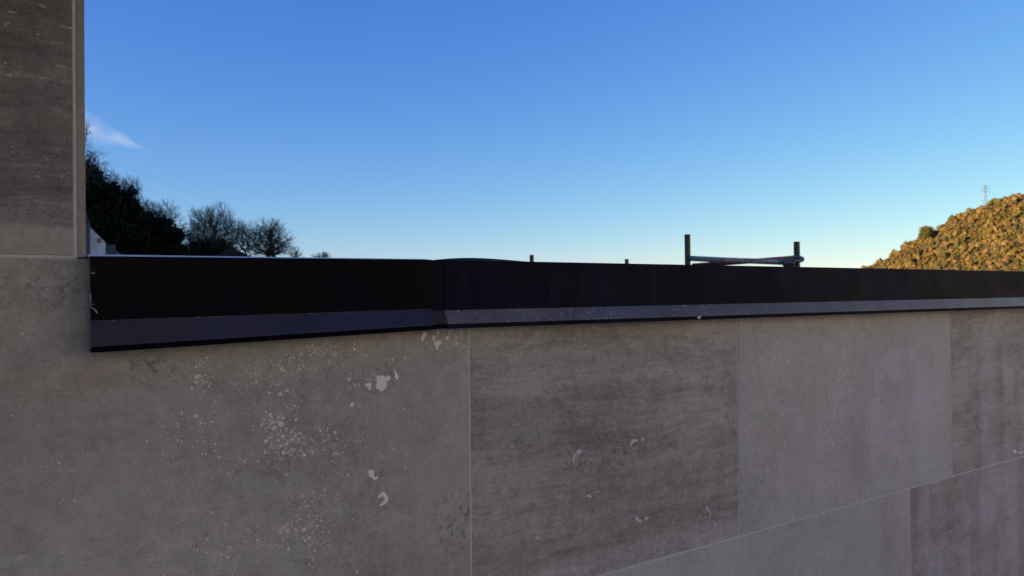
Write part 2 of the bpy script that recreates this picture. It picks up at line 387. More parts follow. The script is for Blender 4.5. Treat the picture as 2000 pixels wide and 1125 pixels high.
tag(link('ground', grid_me('ground', gs, gs, lambda X, Y: 0.15*np.sin(X*.11)*np.cos(Y*.09)*np.exp(-(X**2+Y**2)/4e4) - 0.3), None, mat_soil), kind='structure')

def smooth(a, b, x):
    t = np.clip((x-a)/(b-a), 0, 1); return t*t*(3-2*t)
def h_left(X, Y):
    r = np.clip(-X-9-0.04*(Y-40), 0, None)
    z = 75*(1-np.exp(-(r*.44)/75)) * (1-smooth(75, 150, Y)) * (1-smooth(170, 320, -Y))
    z = z*(1-smooth(230, 300, -X)) + .8*np.sin(X*.21+1)*np.sin(Y*.17)*np.clip(r/20, 0, 1)
    return z - .5
tag(link('hillside', grid_me('hillside', np.linspace(-320, -6, 90), np.linspace(-330, 170, 110), h_left), None, mat_dsoil), kind='structure')

# crest of the far hill, read along its skyline: (x, height above ground) at 740 m
HD = 740.0
crest = [(1610, 572), (1690, 535), (1740, 505), (1800, 467), (1850, 441), (1920, 411), (1965, 394), (2000, 382), (2100, 352), (2300, 320)]
cx_ = []; cz_ = []
for a, b in crest:
    p = at(a, b, HD); cx_.append(p.x); cz_.append(p.z)
cx_ = np.array([-1000, 200] + cx_ + [900, 1100, 1400, 1900, 2600]); cz_ = np.array([-2, -2] + cz_ + [160, 165, 150, 90, -2])
def h_hill(X, Y):
    Hc = np.interp(X, cx_, cz_)
    d = np.where(Y < HD, (HD-Y)*.40, (Y-HD)*.30)
    rd = np.sqrt(d*d+25)-5
    z = Hc - rd + 2.0*np.sin(X*.05+Y*.031)*smooth(0, 30, Hc) + 1.2*np.sin(X*.13-Y*.09)
    return np.maximum(z, -2)
tag(link('hill', grid_me('hill', np.linspace(200, 1500, 220), np.linspace(300, 1300, 180), h_hill), None, mat_hill), kind='structure')

# ------------------------------------------------------------------ terrace floor
n = NT('terrace_concrete'); n(Base_Color=n.ramp(n.noise(n.pos(), 6, 8, .6), [(.3, (.16,.155,.15)), (.7, (.22,.215,.205))]), Roughness=.85); mat_floor = n.m
fl = link('terrace', box_me('terrace', -1.6, 4.6, -6.0, .3, -.35, 0, .004), None, mat_floor)
fl.location = WBASE; fl.rotation_euler = (0, 0, WROT); tag(fl, kind='structure')

# ------------------------------------------------------------------ stone clad wall with its pillar
wall = empty('stone_clad_wall', WBASE, WROT)
tag(wall, 'grey brown travertine clad parapet rising into a pillar at the left edge', 'wall')
S0, S1 = -1.45, 4.4
def part(name, me, mat, parent=wall): return link(name, me, parent, mat)
bm = bmesh.new()
box_bm(bm, S0, S1, .001, .30, 0, .05+H0)
me = bpy.data.meshes.new('mortar_bed'); bm.to_mesh(me); bm.free(); part('mortar_bed', me, mat_grout)
part('mortar_bed', box_me('mortar_bed', S0, .0966, .0008, .299, .0505+H0, .798+H0), mat_grout)
def tile(s0, s1, z0, z1, mat, y0=0.0, lip=0.0):
    return part('stone_tile', box_me('stone_tile', s0, s1, y0-lip, y0+.012, z0+H0, z1+H0, .0008), mat)
r1 = (-.5462, .0556); r2 = (-1.1505, -.5500); r3 = (-H0+.002, -1.1540); r0 = (.0598, .660); rt = (.6635, .797)
tA = tile(-.2630, .6912, *r1, mat_A)
tB = tile(.6938, 1.3978, *r1, mat_B, lip=-.0006)
tile(1.4008, 2.3545, *r1, mat_C)
tF = tile(2.3565, 3.311, *r1, mat_F, lip=-.0005)
tile(3.3135, 4.268, *r1, mat_D)
tile(-1.2205, -.2655, *r1, mat_B)
tile(1.1666, 2.1168, *r2, mat_E)
tile(.2100, 1.1628, *r2, mat_D)
tile(-.747, .2075, *r2, mat_A); tile(S0, -.7495, *r2, mat_C)
tile(2.1188, 3.073, *r2, mat_G, lip=-.0004); tile(3.0755, 4.03, *r2, mat_C)
for a, b, mt in ((-.263, .691, mat_D), (.694, 1.398, mat_C), (1.401, 2.354, mat_B), (2.357, 3.311, mat_E), (3.3135, 4.268, mat_A), (-1.22, -.2655, mat_G)):
    tile(a, b, *r3, mt)
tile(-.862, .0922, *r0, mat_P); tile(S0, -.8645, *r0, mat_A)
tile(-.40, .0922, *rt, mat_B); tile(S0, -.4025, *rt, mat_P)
part('stone_tile', box_me('stone_tile', .0966, .1062, -.0002, .30, .0572+H0, .660+H0, .0008), mat_J)
part('stone_tile', box_me('stone_tile', .0966, .1062, -.0002, .30, .6635+H0, .797+H0, .0008), mat_J)
# roof slab carried by the pillar, above the picture
part('roof_slab', box_me('roof_slab', S0, .36, -1.5, .9, .80+H0, 1.0+H0, .004), mat_plaster)

# putty filled into broken pores: pieces with outlines of their own
def patch(pts, parent, seed, th=.0007, sub=4, jit=.16, mat=None):
    rnd = random.Random(seed)
    loop = [Vector((wp(x, y)[0], wp(x, y)[1])) for x, y in pts]
    c = sum(loop, Vector((0, 0)))/len(loop); o = []
    for i in range(len(loop)):
        a, b = loop[i], loop[(i+1) % len(loop)]; d = b-a; nn = Vector((-d.y, d.x))
        for k in range(sub):
            o.append(a + d*(k/sub) + nn*rnd.uniform(-jit, jit)*(1 if k else .4))
    bm = bmesh.new()
    lo_ = [bm.verts.new((p.x, .0004, p.y+H0)) for p in o]
    hi_ = [bm.verts.new((c.x+(p.x-c.x)*.94, -th, c.y+(p.y-c.y)*.94+H0)) for p in o]
    N = len(o)
    for i in range(N): bm.faces.new((lo_[i], lo_[(i+1) % N], hi_[(i+1) % N], hi_[i]))
    f = bm.faces.new(hi_)
    bmesh.ops.triangulate(bm, faces=[f]); bmesh.ops.recalc_face_normals(bm, faces=bm.faces)
    me = bpy.data.meshes.new('filler_patch'); bm.to_mesh(me); bm.free()
    return link('filler_patch', me, parent, mat or mat_filler)
P_A = [
 [(733,734),(746,733),(754,736),(758,734),(762,733),(764,738),(760,742),(756,744),(755,756),(748,764),(743,765),(736,760),(733,757),(735,748)],
 [(770,722),(773,724),(775,730),(779,735),(778,741),(772,742),(769,736),(771,730)],
 [(713,750),(718,747),(725,748),(725,755),(723,762),(720,762),(719,756),(714,755)],
 [(719,919),(724,917),(730,918),(731,925),(729,930),(737,931),(738,934),(732,938),(729,937),(722,931)],
 [(737,972),(743,963),(750,960),(756,966),(759,976),(755,982),(748,988),(739,990),(741,985),(748,981),(752,976),(751,970),(745,968),(741,973)],
 [(846,664),(850,666),(858,669),(862,668),(860,673),(856,675),(856,682),(852,684),(852,678),(847,671)],
 [(843,660),(849,659),(850,663),(846,665)],
 [(825,650),(832,648),(834,653),(829,661),(825,666),(822,663)],
 [(684,788),(689,785),(692,790),(688,795),(684,793)],
]
for i, p in enumerate(P_A): patch(p, tA, 10+i)
P_B = [
 [(1130,877),(1136,878),(1138,882),(1130,886),(1122,893),(1120,904),(1117,902),(1118,892),(1123,886)],
 [(1229,867),(1232,860),(1240,857),(1245,859),(1244,863),(1236,865),(1232,872)],
 [(1251,855),(1256,853),(1258,861),(1254,863)],
 [(1240,1010),(1243,1008),(1247,1014),(1254,1016),(1252,1021),(1245,1020)],
 [(1258,1012),(1268,1010),(1264,1016),(1259,1016)],
 [(1043,1052),(1050,1045),(1054,1049),(1052,1053)],
 [(1378,985),(1382,990),(1387,1001),(1384,1002),(1379,994)],
 [(1396,1022),(1400,1024),(1399,1030),(1395,1029)],
 [(1142,968),(1150,966),(1158,970),(1150,972)],
 [(1004,828),(1014,826),(1013,829),(1005,830)],
]
for i, p in enumerate(P_B): patch(p, tB, 40+i, sub=3, mat=mat_filler_grey)
for i, p in enumerate([[(1978,880),(1984,878),(1986,884),(1981,886)], [(1988,884),(1996,880),(1999,884),(1992,888)]]):
    patch(p, tF, 70+i, sub=3)

# ------------------------------------------------------------------ metal coping
def metal(name, base, rough, dust=0.0, spec=.4, streak=0.0):
    n = NT(name); P = n.pos()
    c = n.mix(n.mr(n.noise(P, 9, 7, .65), .4, .7), base, scl(base, 1.6))
    rg = n.mr(n.noise(P, 14, 6, .6), .3, .7, rough-.05, rough+.07)
    if dust:
        m_ = n.mr(n.noise(n.V('MULTIPLY', P, (5, 5, 5)), 1.0, 3), .35, .65)
        sx = n.t.nodes.new('ShaderNodeSeparateXYZ'); n.set(sx.inputs[0], P)
        fall = n.mr(sx.outputs[0], .62, 1.5, 1.0, .25)
        for sc_, k in ((190, .42), (330, .46)):
            v = n.voro(P, sc_); sep = n.t.nodes.new('ShaderNodeSeparateColor'); n.set(sep.inputs[0], v.outputs['Color'])
            rr = n.M('MULTIPLY', n.M('MULTIPLY', n.M('POWER', sep.outputs[0], 2.0), k), n.M('MULTIPLY', n.M('ADD', m_, .25), fall))
            sm = n.mr(v.outputs['Distance'], n.M('MULTIPLY', rr, .6), n.M('ADD', rr, .02), 1, 0)
            sm = n.M('MULTIPLY', sm, n.M('GREATER_THAN', rr, .06))
            c = n.mix(n.M('MULTIPLY', sm, n.M('MULTIPLY', sep.outputs[1], dust)), c, (.60, .48, .38))
        film = n.M('MULTIPLY', n.noise(P, 30, 6, .7), .10)
        c = n.mix(film, c, (.42, .30, .24)); rg = n.M('ADD', rg, n.M('MULTIPLY', film, .8))
    if streak:
        sk = n.mr(n.noise(n.V('MULTIPLY', P, (38, 1, 2.5)), 1, 6, .6), .5, .78)
        sk = n.M('MULTIPLY', sk, n.mr(n.noise(P, 7, 5), .4, .7)); c = n.mix(n.M('MULTIPLY', sk, streak), c, (.35, .31, .30))
        v = n.voro(P, 190); sep = n.t.nodes.new('ShaderNodeSeparateColor'); n.set(sep.inputs[0], v.outputs['Color'])
        sm = n.M('MULTIPLY', n.mr(v.outputs['Distance'], .05, .16, 1, 0), n.mr(sep.outputs[0], .9, .97)); c = n.mix(n.M('MULTIPLY', sm, streak*4), c, (.45, .42, .42))
    n(Base_Color=c, Roughness=rg); n.b.inputs['Specular IOR Level'].default_value = spec
    n.bump(n.noise(P, 500, 3), .08, .0003)
    return n.m
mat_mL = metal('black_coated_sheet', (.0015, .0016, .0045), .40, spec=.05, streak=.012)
mat_mLf = metal('navy_film_sheet', (.019, .0175, .024), .34, spec=.4)
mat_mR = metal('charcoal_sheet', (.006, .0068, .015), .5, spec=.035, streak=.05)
mat_mRf = metal('charcoal_sheet_dusty', (.056, .056, .050), .35, dust=.8, spec=.45)
mat_joint = metal('dull_joint_sheet', (.032, .025, .022), .5, spec=.12)
mat_edge = metal('bare_metal_edge', (.32, .32, .35), .35)
n = NT('torn_film'); n(Base_Color=(.42, .42, .45), Roughness=.4); mat_film = n.m
n = NT('white_film'); n(Base_Color=(.86, .80, .70), Roughness=.45); mat_topfilm = n.m
def sweep(name, stations, mat, parent, closed=True):
    V = []; Fc = []; N = len(stations[0][1])
    for s, prof in stations:
        for (y, z) in prof: V.append((s, y, z+H0))
    for i in range(len(stations)-1):
        for k in range(N):
            k2 = (k+1) % N
            Fc.append((i*N+k, (i+1)*N+k, (i+1)*N+k2, i*N+k2))
    Fc.append(tuple(range(N))); Fc.append(tuple(range(len(V)-1, len(V)-N-1, -1)))
    me = pyd(name, V, Fc); bm = bmesh.new(); bm.from_mesh(me); bmesh.ops.recalc_face_normals(bm, faces=bm.faces); bm.to_mesh(me); bm.free()
    return link(name, me, parent, mat)
YF = -.026; TH = .0014; RB = .0028
def lerp(a, b, t): return a+(b-a)*t
def coping(name, label, s0, s1, ztop, zcrease, zlow, yl, mats, rise, hump=None, dx=(0, 0), yo=0.0, ns=40):
    root = empty(name, WBASE + WU*s0 + Vector((0, 0, H0-.05)), WROT); tag(root, label, 'coping', 'metal copings along the wall top')
    root_inv = Vector((-s0, 0, -(H0-.05)))
    st_f = []; st_d = []; st_t = []
    for i in range(ns+1):
        t = i/ns; s = lerp(s0, s1, t); zt = ztop(s); zc = zcrease(s); zl = zlow(s); h = hump(s) if hump else 0
        y = YF + yo
        arc = [(y+RB-RB*math.cos(a), zt-RB+RB*math.sin(a)) for a in [k*math.pi/2/5 for k in range(6)]]
        arci = [(y+RB-(RB-TH)*math.cos(a), zt-RB+(RB-TH)*math.sin(a)) for a in [k*math.pi/2/5 for k in range(5, -1, -1)]]
        st_f.append((s, [(y, zc)] + arc + arci + [(y+TH, zc)]))
        yb = yl(s)
        st_d.append((s, [(y-.0001, zc-.0002), (yb, zl), (yb-.0003, zl-.0010), (yb+.0014, zl-.0012), (yb+.0022, zl+.0012), (y+TH, zc-.0012)]))
        ym = y+.024; yk = .315
        zr = zt+rise(s)
        st_t.append((s, [(y+RB+.0001, zt-.0002), (y+.014, zt+lerp(0, rise(s), .05)+h*.6), (ym, zt+rise(s)*.14+h), (ym, zt+rise(s)*.14+h*1.75), (ym+.003, zt+rise(s)*.15+h*1.7), (ym+.05, zt+rise(s)*.3+h*.3), (yk, zr), (yk, zr-.06), (yk-TH, zr-.06), (yk-TH, zr-.003), (y+RB, zt-.0016)]))
    st_h = [(s_, [(p_[1][0]+.0006, p_[1][1]-.0009), (p_[1][0]+.0018, p_[1][1]-.0088), (p_[1][0]+.034, p_[1][1]-.0068), (p_[1][0]+.034, p_[1][1]-.0053), (p_[1][0]+.003, p_[1][1]-.0069), (p_[1][0]+.0018, p_[1][1]-.0009)]) for s_, p_ in st_d]  # hem lip; its black face also stands in for shade under the flange
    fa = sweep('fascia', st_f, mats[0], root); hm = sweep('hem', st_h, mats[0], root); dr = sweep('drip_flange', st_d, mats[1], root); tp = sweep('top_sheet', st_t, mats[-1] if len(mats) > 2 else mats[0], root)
    for o in (fa, dr, tp, hm):
        o.data.transform(Matrix.Translation(root_inv))
    return root, root_inv
rw = random.Random(4)
def lin(s, a, b, va, vb): return va+(vb-va)*(s-a)/(b-a)
cl_root, cl_inv = coping('metal_coping', 'short near black metal coping with navy drip edge, starting beside the stone pillar', .1086, .6070,
    lambda s: lin(s, .11, .6155, .0583, .0620), lambda s: lin(s, .11, .6155, -.0258, -.0202)+.0003*math.sin(s*70)*math.sin(s*23), lambda s: lin(s, .113, .614, -.0573, -.0446), lambda s: -.038+.0006*math.sin(s*5),
    (mat_mL, mat_mLf, mat_topfilm), lambda s: lin(s, .11, .6155, .0200, .0150), ns=60)
def hump(s):
    t = (s-.622)/.21
    return .0030*math.sin(math.pi*t**.75)**1.2 if 0 < t < 1 else 0.0
cr_root, cr_inv = coping('metal_coping', 'long charcoal metal coping with dusty blue grey drip edge, running off to the right', .6290, 4.35,
    lambda s: .0619-.0006*(s-.63), lambda s: -.0223-.0007*(s-.63), lambda s: -.0441-.0028*(s-.63), lambda s: -.0375,
    (mat_mR, mat_mRf), lambda s: .004, hump=hump, ns=160)
# joint strip bridging the two sheets, a hair behind them
st_ = []
for s in (.597, .6289):
    st_.append((s, [(YF+.0012, -.0222), (YF+.0012, .0593), (YF+.0022, .0613), (YF+.02, .0621), (YF+.02, .0603), (YF+.003, .0583), (YF+.003, -.0222)]))
js = sweep('joint_strip', st_, mat_mR, cr_root); js.data.transform(Matrix.Translation(cr_inv))
st_ = [(.597, [(YF+.0012, -.0224), (-.0364, -.0441), (-.0350, -.0447), (YF+.0026, -.0236)]), (.6289, [(YF+.0012, -.0224), (-.0364, -.0441), (-.0350, -.0447), (YF+.0026, -.0236)])]
js2 = sweep('joint_strip', st_, mat_joint, cr_root); js2.data.transform(Matrix.Translation(cr_inv))
st_ = [(q_, [(-.0358, -.0450), (-.0346, -.0527), (-.008, -.0507), (-.008, -.0492), (-.0331, -.0510), (-.0346, -.0450)]) for q_ in (.597, .6289)]
js3 = sweep('joint_strip', st_, mat_mL, cr_root); js3.data.transform(Matrix.Translation(cr_inv))
# torn protective film along the crease and the cut end of the short sheet
pts = []
for i in range(90):
    s = lerp(.1095, .606, i/89)
    pts.append((s, YF-.0006, lin(s, .11, .6155, -.0256, -.0200)+.0005*math.sin(s*61)*math.sin(s*19+1)+rw.uniform(-.00015, .00015)+H0))
me = tube_me('film_edge', pts, [.00035+.0003*rw.random() for _ in pts], 5); o = link('film_edge', me, cl_root, mat_mRf); me.transform(Matrix.Translation(cl_inv))
def shred(px, rads):
    p = [(wp(x, y, .0275)[0], -.0275-.0008*(i % 2), wp(x, y, .0275)[1]+H0) for i, (x, y) in enumerate(px)]
    me = tube_me('film_shred', p, rads, 5); link('film_shred', me, cl_root, mat_film); me.transform(Matrix.Translation(cl_inv))
shred([(177.5,596),(178,600),(182,602),(185,605),(188,609),(190,612)], [.0003,.0004,.0005,.0006,.0009,.0006])
shred([(177,594),(180,594),(183,595)], [.0003,.0004,.0003])
shred([(176.3,572),(176.6,575),(177,585),(177.3,594)], [.0003,.0006,.0004,.0003])
shred([(178.5,532),(181,534.5),(184,534),(184.6,531)], [.0004,.0007,.0007,.0004])
shred([(180.5,645),(181,655),(182,664),(183.5,672)], [.0003,.0004,.0004,.0006])
shred([(184,675),(187,672),(192,670.5)], [.0006,.0005,.0003])
s_, z_ = wp(1365, 620, .0375)
me = pyd('plaster_drip', [(s_-.006, -.0380, z_+H0+.001), (s_-.002, -.0395, z_+H0+.003), (s_+.004, -.0393, z_+H0+.002), (s_+.006, -.0380, z_+H0), (s_+.001, -.0390, z_+H0-.003), (s_-.004, -.0385, z_+H0-.002), (s_, -.0410, z_+H0)],
    [(0,1,6), (1,2,6), (2,3,6), (3,4,6), (4,5,6), (5,0,6)]); link('plaster_drip', me, cr_root, mat_filler); me.transform(Matrix.Translation(cr_inv))


# ------------------------------------------------------------------ scaffold behind the wall
n = NT('scaffold_steel'); n(Base_Color=n.ramp(n.noise(n.pos(), 9, 7, .7), [(.35, (.06,.06,.022)), (.65, (.12,.11,.045))]), Roughness=.6, Metallic=.2); mat_pole = n.m
n = NT('worn_grey_tube'); n(Base_Color=n.ramp(n.noise(n.pos(), 22, 7, .7), [(.35, (.20,.15,.11)), (.6, (.46,.37,.28)), (.75, (.56,.40,.27))]), Roughness=.55, Metallic=.3); mat_tube = n.m
n = NT('red_paint'); n(Base_Color=n.ramp(n.noise(n.pos(), 12, 6), [(.3, (.24,.008,.012)), (.7, (.34,.014,.018))]), Roughness=.5); mat_red = n.m
n = NT('coupler_steel'); n(Base_Color=n.ramp(n.noise(n.pos(), 40, 5), [(.3, (.10,.09,.075)), (.7, (.26,.23,.19))]), Roughness=.5, Metallic=.3); mat_cpl = n.m
P1 = at(1342.5, 458, 6.5); P2 = at(1556, 472, 6.4); P3 = at(1038.5, 498, 9.0); P4 = at(1224, 506, 9.6)
sc0 = empty('scaffold', ((P1.x+P4.x)/2, (P1.y+P4.y)/2, 0))
tag(sc0, 'green grey tube scaffold poking above the metal coping, with red brace and grey rail', 'scaffold')
def spart(name, me, mat, parent=sc0):
    o = link(name, me, parent, mat)
    if parent is sc0: me.transform(Matrix.Translation(-sc0.location))
    else: me.transform(Matrix.Translation(-sc0.location))
    return o
def hollow(name, top, r):
    bm = bmesh.new()
    rings = []
    for rr, z in ((r, 0), (r, top.z), (r*.84, top.z), (r*.84, top.z-.5)):
        rings.append([bm.verts.new((top.x+rr*math.cos(2*math.pi*k/20), top.y+rr*math.sin(2*math.pi*k/20), z)) for k in range(20)])
    for i in range(3):
        for k in range(20): bm.faces.new((rings[i][k], rings[i][(k+1) % 20], rings[i+1][(k+1) % 20], rings[i+1][k]))
    bmesh.ops.recalc_face_normals(bm, faces=bm.faces)
    me = bpy.data.meshes.new(name); bm.to_mesh(me); bm.free(); return me
for p in (P1, P2, P3, P4): spart('standard', hollow('standard', p, .0245), mat_pole)
for z in (1.6, 3.6, 5.2):
    for a, b in ((P1, P3), (P2, P4), (P1, P2), (P3, P4)):
        spart('ledger', tube_me('ledger', [(a.x, a.y, z), (b.x, b.y, z)], .021), mat_tube)
for z in (3.68,):
    for k in range(3):
        a = P1.lerp(P2, (k+.5)/3); b = P3.lerp(P4, (k+.5)/3); d = (b-a).normalized()
        w = Vector((d.y, -d.x, 0))*.14
        v = [a+w, a-w, b-w, b+w]; v = [(q.x, q.y, z) for q in v]+[(q.x, q.y, z+.04) for q in v]
        spart('deck_board', pyd('deck_board', v, [(0,1,2,3), (7,6,5,4), (0,4,5,1), (1,5,6,2), (2,6,7,3), (3,7,4,0)]), mat_tube)
ga = at(1346, 504.5, 6.48); gb = at(1552, 513.5, 6.33)
spart('guard_rail', tube_me('guard_rail', [ga, ga.lerp(gb, .35)+Vector((0, 0, -.002)), ga.lerp(gb, .7)+Vector((0, 0, .001)), gb], .0225, 14), mat_tube)
ra = at(1352, 519, 6.62); rb = at(1553, 503.5, 6.56)
spart('brace', tube_me('brace', [ra, rb], .020, 12), mat_red)
# right-angle coupler on the right standard: two clamped collars, flaps and bolts
cpo = spart('coupler', tube_me('coupler', [(P2.x, P2.y, at(1556, 512, 6.4).z), (P2.x, P2.y, at(1556, 500, 6.4).z)], .035, 16), mat_cpl)
def sub(name, me, mat): 
    o = link(name, me, cpo, mat); me.transform(Matrix.Translation(-sc0.location)); return o
c2 = at(1540, 514, 6.33); dd = (gb-ga).normalized()
sub('collar', tube_me('collar', [c2-dd*.045, c2-dd*.03, c2+dd*.03, c2+dd*.045], [.026, .033, .034, .027], 14), mat_cpl)
for a, b, r in (((1549,502,6.37), (1569,504.5,6.36), .012), ((1560,506,6.36), (1569.5,506.5,6.36), .019), ((1548,509,6.32), (1566,510,6.34), .011), ((1534,503,6.3), (1552,500.5,6.36), .009)):
    sub('bolt', tube_me('bolt', [at(*a), at(*b)], r, 6), mat_cpl)
for k in range(4):
    c = at(1531+k*6, 510, 6.29)
    pts = [c+Vector((0, -.03*math.sin(q), .026*math.cos(q)-.012)) for q in np.linspace(-.5, 2.6, 7)]
    sub('clamp_flap', tube_me('clamp_flap', pts, .0085, 6), mat_cpl)

# ------------------------------------------------------------------ foliage
rng = np.random.default_rng(11)
def leaf_mat(name, stops, rough=.6, per_obj=False, trans=.0):
    n = NT(name)
    v = n.geo('Random Per Island')
    if per_obj: v = n.M('ADD', n.M('MULTIPLY', v, .35), n.M('MULTIPLY', n.oinfo('Random'), .65))
    c = n.ramp(v, stops); n(Base_Color=c, Roughness=rough); n.b.inputs['Specular IOR Level'].default_value = .06
    return n.m
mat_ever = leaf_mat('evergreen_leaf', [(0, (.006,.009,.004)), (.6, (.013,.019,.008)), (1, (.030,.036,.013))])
mat_twigleaf = leaf_mat('thin_leaf', [(0, (.03,.04,.016)), (1, (.07,.075,.03))])
mat_ivy = leaf_mat('ivy_leaf', [(0, (.012,.02,.010)), (1, (.03,.045,.02))])
n = NT('bark'); n(Base_Color=n.ramp(n.noise(n.pos(), 5, 6), [(.3, (.035,.028,.022)), (.7, (.085,.07,.058))]), Roughness=.9); mat_bark = n.m
n = NT('twig_bark'); n(Base_Color=(.080, .064, .042), Roughness=.9); mat_twig = n.m

def leaves_np(cent, size, r=rng, flat=.0):
    N = len(cent)
    a = r.normal(size=(N, 3)); a /= np.linalg.norm(a, axis=1)[:, None]
    b = r.normal(size=(N, 3)); b -= (a*b).sum(1)[:, None]*a; b /= np.linalg.norm(b, axis=1)[:, None]
    s = size*r.uniform(.6, 1.3, N)[:, None]
    q = np.stack([cent-a*s, cent+b*s*.55, cent+a*s, cent-b*s*.55], 1).reshape(-1, 3)
    return q
def quads_me(name, q):
    N = len(q)//4; me = bpy.data.meshes.new(name)
    me.vertices.add(len(q)); me.vertices.foreach_set('co', q.astype(np.float32).ravel())
    me.loops.add(len(q)); me.loops.foreach_set('vertex_index', np.arange(len(q), dtype=np.int32))
    me.polygons.add(N); me.polygons.foreach_set('loop_start', np.arange(0, len(q), 4, dtype=np.int32))
    me.update(calc_edges=True); return me
def clump_points(lobes, per, r=rng):
    """lobes: (x,y,z, rx,ry,rz). Leaves gathered on clumps scattered over the outer shell of each lobe."""
    out_ = []
    for (x, y, z, rx, ry, rz) in lobes:
        nc = max(6, int(per*rx*rz/2))
        d = r.normal(size=(nc, 3)); d /= np.linalg.norm(d, axis=1)[:, None]
        rad = r.uniform(.45, 1.08, nc)[:, None]
        cc = np.array([x, y, z]) + d*rad*np.array([rx, ry, rz])
        k = 60
        pts = cc[:, None, :] + r.normal(size=(nc, k, 3))*np.array([.16*rx+.1, .16*ry+.1, .13*rz+.08])
        out_.append(pts.reshape(-1, 3))
    return np.concatenate(out_)
def evergreen(label, base, lobes, leaf=.11, per=30, cat='tree', name='evergreen_tree', group=None, mat=None, core=True):
    """lobes relative to base"""
    root = empty(name, base); tag(root, label, cat, group)
    top = max(l[2] for l in lobes)
    v, f = tube_arrays([(0, 0, -.6), (.1, 0, top*.35), (lobes[0][0]*.5, lobes[0][1]*.5, top*.7), (lobes[0][0], lobes[0][1], top)], [.28, .22, .15, .04], 8)
    for l in lobes:
        v2, f2 = tube_arrays([(.05, 0, top*.3), (l[0]*.6, l[1]*.6, l[2]*.75), (l[0], l[1], l[2])], [.13, .08, .03], 6)
        o_ = len(v); v += v2; f += [tuple(i+o_ for i in q) for q in f2]
    link('trunk', pyd('trunk', v, f, True), root, mat_bark)
    pts = clump_points(lobes, per)
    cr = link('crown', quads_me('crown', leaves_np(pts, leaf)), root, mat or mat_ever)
    return root
def bare_tree(label, base, lobes, seed, N=700, twigs=4, tw_len=.7, stems=3, tip_r=.010, name='bare_tree', ivy=None, leaf=.09, tufts=0, group=None, mat=None, spread_z=.8):
    """branches grown out to reach points strewn through the crown lobes, with fine twigs on every end"""
    r = np.random.default_rng(seed); root = empty(name, base); tag(root, label, 'tree' if name != 'bush' else 'bush', group)
    vol = np.array([l[3]*l[4]*l[5] for l in lobes]); pick = r.choice(len(lobes), N, p=vol/vol.sum())
    d = r.normal(size=(N, 3)); d /= np.linalg.norm(d, axis=1)[:, None]; d *= (r.random(N)**.45)[:, None]
    Lb = np.array(lobes); pts = Lb[pick, :3] + d*Lb[pick, 3:]
    zlow = max(.5, pts[:, 2].min()*.8)
    start = [(0, 0, -.4)]; par0 = [-1]
    for k in range(stems):
        a = 6.28*k/stems + r.uniform(0, 1); q = .12 if stems > 1 else 0
        start.append((math.cos(a)*q, math.sin(a)*q, zlow*.35)); par0.append(0)
        start.append((math.cos(a)*q*3, math.sin(a)*q*3, zlow)); par0.append(len(start)-2)
    X = np.concatenate([np.array(start), pts]); n0 = len(start); M_ = len(X)
    par = np.full(M_, -1); par[:n0] = par0; path = np.zeros(M_)
    for k in range(1, n0): path[k] = path[par[k]]+np.linalg.norm(X[k]-X[par[k]])
    best = np.full(M_, 1e9); bp = np.zeros(M_, int)
    W_ = np.array([1, 1, spread_z])
    def relax(k):
        c = np.linalg.norm((X-X[k])*W_, axis=1)
        c = c*(1+.8*(X[:, 2] < X[k, 2])) + .22*path[k]
        m_ = c < best; best[m_] = c[m_]; bp[m_] = k
    for k in range(2, n0): relax(k)
    done = np.zeros(M_, bool); done[:n0] = True; order = []
    for _ in range(M_-n0):
        c = np.where(done, 1e9, best); k = int(c.argmin()); done[k] = True; par[k] = bp[k]
        path[k] = path[par[k]]+np.linalg.norm(X[k]-X[par[k]]); order.append(k); relax(k)
    rad = np.full(M_, 0.0); kids = np.zeros(M_, int)
    acc = np.full(M_, tip_r**2.3)
    for k in order[::-1]: acc[par[k]] += acc[k]; kids[par[k]] += 1
    for k in range(n0-1, 0, -1): acc[par[k]] += acc[k]
    rad = acc**(1/2.3)
    V = []; Fc = []
    def seg(a, b, ra, rb_, sides):
        o_ = len(V); v, f = tube_arrays([a, b], [ra, rb_], sides, False); V.extend(v); Fc.extend(tuple(i+o_ for i in g) for g in f)
    for k in range(1, M_):
        a = Vector(X[par[k]]); b = Vector(X[k]); ra = min(rad[par[k]], rad[k]*1.35); rb_ = rad[k]
        if rad[k] > .05:
            mid = a.lerp(b, .5)+Vector(r.normal(size=3)*.05*(b-a).length); seg(a, mid, ra, (ra+rb_)/2, 6); seg(mid, b, (ra+rb_)/2, rb_, 6)
        else:
            mid = a.lerp(b, .5)+Vector(r.normal(size=3)*.07*(b-a).length); seg(a, mid, ra, (ra+rb_)/2, 3); seg(mid, b, (ra+rb_)/2, rb_, 3)
    cen = Lb[:, :3].mean(0)
    for k in range(n0, M_):
        for _ in range(twigs if kids[k] < 2 else twigs//2):
            o = X[k]-cen; o = o/(np.linalg.norm(o)+.01); g = (X[k]-X[par[k]]); g = g/(np.linalg.norm(g)+.01)
            dv = Vector(o*.5+g*.6+np.array([0, 0, .55])+r.normal(size=3)*.45).normalized()*tw_len*r.uniform(.4, 1.1)
            a = Vector(X[k]); m1 = a+dv*.5+Vector(r.normal(size=3)*.05*tw_len); seg(a, m1, tip_r*.8, tip_r*.6, 3); seg(m1, a+dv, tip_r*.6, tip_r*.35, 3)
            if r.random() < .6:
                d2 = (dv+Vector(r.normal(size=3)*.5*dv.length)).normalized()*dv.length*.6; seg(m1, m1+d2, tip_r*.6, tip_r*.35, 3)
    link('trunk', pyd('trunk', V, Fc, True), root, mat or mat_twig)
    if ivy: link('ivy', quads_me('ivy', leaves_np(clump_points(ivy, 60), leaf)), root, mat_ivy)
